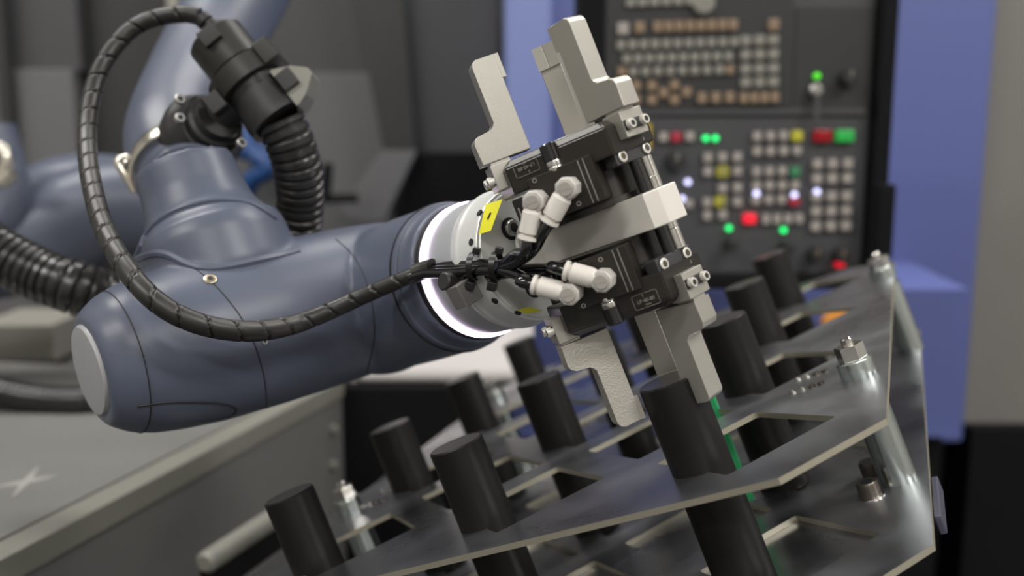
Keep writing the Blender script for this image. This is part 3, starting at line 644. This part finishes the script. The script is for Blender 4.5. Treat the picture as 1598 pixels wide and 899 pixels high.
# ------------------------------------------------------------------ air hoses, ties and spiral wrap
def hose_path(end, pts):
    a, d_ = end; return [a, a+d_*.010] + [at(*p) for p in pts]
tubes = [(eu[0], [(806, 397, .585), (782, 413, .607), (745, 412, .630), (705, 415, .650), (660, 421, .668), (640, 428, .672)], 'black air tube from the left fitting of the upper gripper'),
         (eu[1], [(830, 392, .572), (800, 412, .595), (760, 420, .620), (745, 420, .626), (705, 421, .646), (660, 424, .664), (640, 431, .668)], 'black air tube from the right fitting of the upper gripper'),
         (el[0], [(822, 435, .585), (785, 422, .605), (745, 422, .622), (705, 426, .642), (660, 427, .660), (640, 434, .664)], 'black air tube from the left fitting of the lower gripper'),
         (el[1], [(862, 419, .580), (820, 421, .602), (780, 428, .622), (745, 428, .634), (705, 428, .652), (660, 426, .670), (640, 432, .674)], 'black air tube from the right fitting of the lower gripper')]
for e, pts, lab in tubes:
    tag(obj('air_tube', tube(BM(), hose_path(e, pts), .0036, 14, .003), M['tube']), lab, 'hose', 'black air tubes to the grippers')
def tie(px, py, d_, lab, dirx):
    c = at(px, py, d_); f = along(c, dirx); t = thing('cable_tie', c, lab, 'cable tie', 'black cable ties on the air tubes')
    obj('loop', lathe(BM(), f, [(-.002, .0086), (-.002, .0094), (.002, .0094), (.002, .0086), (-.002, .0086)], 28, cap=False), M['tie'], t)
    u = cv(.2, 1, .2).normalized(); obj('tie_head', box(BM(), along(c+u*.0105, u), (0, 0, 0), (.005, .005, .0045), .0008), M['tie'], t)
    bm = BM(); rod_between(bm, c-u*.008, c-u*.0145+cv(.001, 0, 0), .0022, 8); box(bm, along(c-u*.0128, u), (0, 0, 0), (.008, .006, .006), .0008); obj('tie_tail', bm, M['tie'], t)
tie(739, 416, .627, 'black cable tie on the air tubes nearer the glowing ring', cv(1, -.05, .35)); tie(774, 416, .613, 'black cable tie on the air tubes nearer the white fittings', cv(1, -.05, .35))
wp = [(668, 420, .664), (640, 431, .668), (600, 448, .676), (560, 465, .683), (515, 485, .684), (470, 503, .676), (430, 513, .660), (390, 517, .645), (350, 514, .634), (310, 505, .626), (270, 488, .622), (235, 463, .622), (205, 430, .630), (180, 392, .645),
      (160, 350, .668), (147, 305, .695), (138, 255, .722), (136, 205, .748), (142, 155, .768), (156, 110, .782), (180, 72, .792), (210, 43, .798), (245, 28, .800), (285, 22, .800), (312, 26, .800)]
def wrapr(s, L, a):
    R = .0052+.0020*min(1, max(0, (s-.01)/.12)); ph = (s/.0190 - a/(2*math.pi)) % 1.0
    return R if ph > .07 else R*.80
sw = thing('spiral_hose', at(390, 517, .645), 'dark grey spiral wrapped hose looping in front of the robot wrist', 'hose')
obj('spiral_wrap', tube(BM(), [at(*p) for p in wp], wrapr, 36, .0011), M['wrap'], sw, 50)
obj('core', tube(BM(), [at(*p) for p in wp[:-1]]+[at(320, 33, .800), at(345, 55, .80)], .0040, 14, .004), M['tube'], sw)
obj('sleeve', tube(BM(), [at(648, 427, .667), at(664, 421, .664), at(676, 418, .660)], .0066, 20, .002), M['wrap'], sw)
b = BM()
for x, y, r_ in ((318, 32, .0075), (330, 40, .0065), (340, 49, .0105)):
    lathe(b, along(at(x, y, .80), at(345, 55, .80)-at(312, 26, .80)), [(-.003, r_), (.003, r_)], 20)
obj('cable_end', b, M['black'], sw)

# ------------------------------------------------------------------ hose gland, mount and band clamp on the forearm
ga, gb = at(337, 62, .800), at(440, 193, .795); gd = (gb-ga).normalized(); GL = frame(ga, gd, (AX[2]-gd*AX[2].dot(gd)).normalized(), Vector((0, 0, 1)))
gy = (AX[2]-gd*AX[2].dot(gd)).normalized(); gx = gd.cross(gy); GA = frame(ga, gx, gy, gd)          # z along the gland, y to the camera
gl_ = thing('hose_gland', ga, 'black plastic hose holder with lugs joining the two hoses', 'hose holder')
obj('gland_body', lathe(BM(), GA, [(-.002, .0225), (.0, .0245), (.030, .0245), (.033, .0215), (.040, .0215)], 40), M['wrap'], gl_)
obj('collar', lathe(BM(), GA, [(.034, .0300), (.035, .0320), (.052, .0320), (.053, .0300)], 40), M['wrap'], gl_)
obj('neck', lathe(BM(), GA, [(.052, .0255), (.062, .0245), (.080, .0265), (.088, .0265)], 40), M['black'], gl_)
b = BM(); box(b, GA, (.000, .0250, .006), (.016, .008, .014), .001); obj('lug', b, M['wrap'], gl_)
for x, z in ((-.030, .050), (.027, .072), (.004, .052)):
    b = BM(); box(b, GA, (-x, .018, z), (.014, .012, .016), .001); obj('lug', b, M['black'], gl_)
b = BM(); box(b, GA, (-.028, .006, .043), (.014, .040, .020), .0015); obj('clip', b, M['wrap'], gl_)
b = BM(); prism(b, GA, [tuple(q) for q in round_poly([(-.020, .056, .001), (-.036, .064, .001), (-.046, .074, .001), (-.046, .080, .002), (-.032, .090, .002), (-.020, .094, .001)])], -.010, .020, .001, 'xz'); obj('flared_ear', b, M['bed_edge'], gl_)  # lighter colour on the ear paints in its reflection
mc = at(325, 200, .815); md = cv(.62, .30, .72).normalized(); MF = along(mc-md*.012, md)
mt_ = thing('hose_mount', mc, 'black round hose mount bolted to the robot forearm', 'mount')
obj('mount_disc', lathe(BM(), MF, [(-.016, .0330), (-.002, .0350), (.004, .0350), (.008, .033), (.014, .029), (.020, .027)], 48), M['black'], mt_)
obj('swivel', lathe(BM(), along(mc, md), [(.004, .0235), (.016, .0235), (.018, .0205), (.026, .0195)], 40), M['black'], mt_)
b = BM(); rod_between(b, mc+md*.006, at(372, 150, .80), .018, 28); obj('link', b, M['black'], mt_)
for x, y in ((279, 157), (279, 186), (375, 225)):
    q = at(x, y, .785); obj('bolt', socket_head(BM(), along(q, md), .0042, .0040), [M['steel'], M['seam']], mt_)
bc = at(262, 232, .862); bd = (at(268, 215, .88)-at(293, 285, .83)).normalized()
bcl = thing('band_clamp', bc, 'shiny steel band clamp with a bent tail around the robot forearm', 'clamp')
fc = at(283, 262, .846)
obj('band', lathe(BM(), along(fc, bd), [(-.007, .0412), (-.008, .0425), (-.004, .0435), (.004, .0435), (.008, .0425), (.007, .0412)], 56), M['band'], bcl)
b = BM(); rod_between(b, at(186, 250, .845), at(203, 258, .835), .0062, 20, .001); obj('barrel_nut', b, M['chrome'], bcl)
b = BM(); tube(b, [at(206, 250, .838), at(199, 246, .836), at(184, 253, .834), at(194, 272, .834), at(210, 300, .836)], lambda s, L, a: .0042-.0014*s/L, 12, .003); obj('tail', b, M['band'], bcl)
b = BM(); tube(b, [at(-14, 262, 1.24), at(2, 232, 1.22), at(12, 250, 1.22), at(0, 286, 1.22), at(20, 268, 1.22)], .009, 14, .006)
tag(obj('band_clamp', b, M['band']), 'blurred steel clamp loop at the left edge of the picture', 'clamp')

# ------------------------------------------------------------------ corrugated hoses
def corr(R, pitch):
    def f(s, L, a):
        ph = (s/pitch) % 1.0; return R*(1.0 if .18 < ph < .82 else (.955 if .08 < ph < .92 else .865))
    return f
def hose(pts, R, pitch, lab, m='hose'):
    tag(obj('corrugated_hose', tube(BM(), [at(*p) for p in pts], corr(R, pitch), 40, pitch/12), M[m], smooth=50), lab, 'hose', 'black corrugated hoses of the robot')
hose([(436, 188, .795), (452, 222, .80), (464, 262, .81), (468, 305, .825), (466, 345, .840), (462, 385, .870), (450, 430, .91)], .0208, .0076, 'black corrugated hose hanging from the hose holder behind the wrist')
hose([(-60, 358, .90), (0, 398, .90), (60, 428, .90), (120, 450, .90), (180, 470, .92), (260, 500, .97)], .0255, .0088, 'thick black corrugated hose at the left edge running behind the wrist')
hose([(-80, 590, 1.25), (0, 612, 1.25), (70, 624, 1.25), (140, 624, 1.25), (220, 606, 1.28)], .0190, .0080, 'blurred black corrugated hose low at the left above the bed')
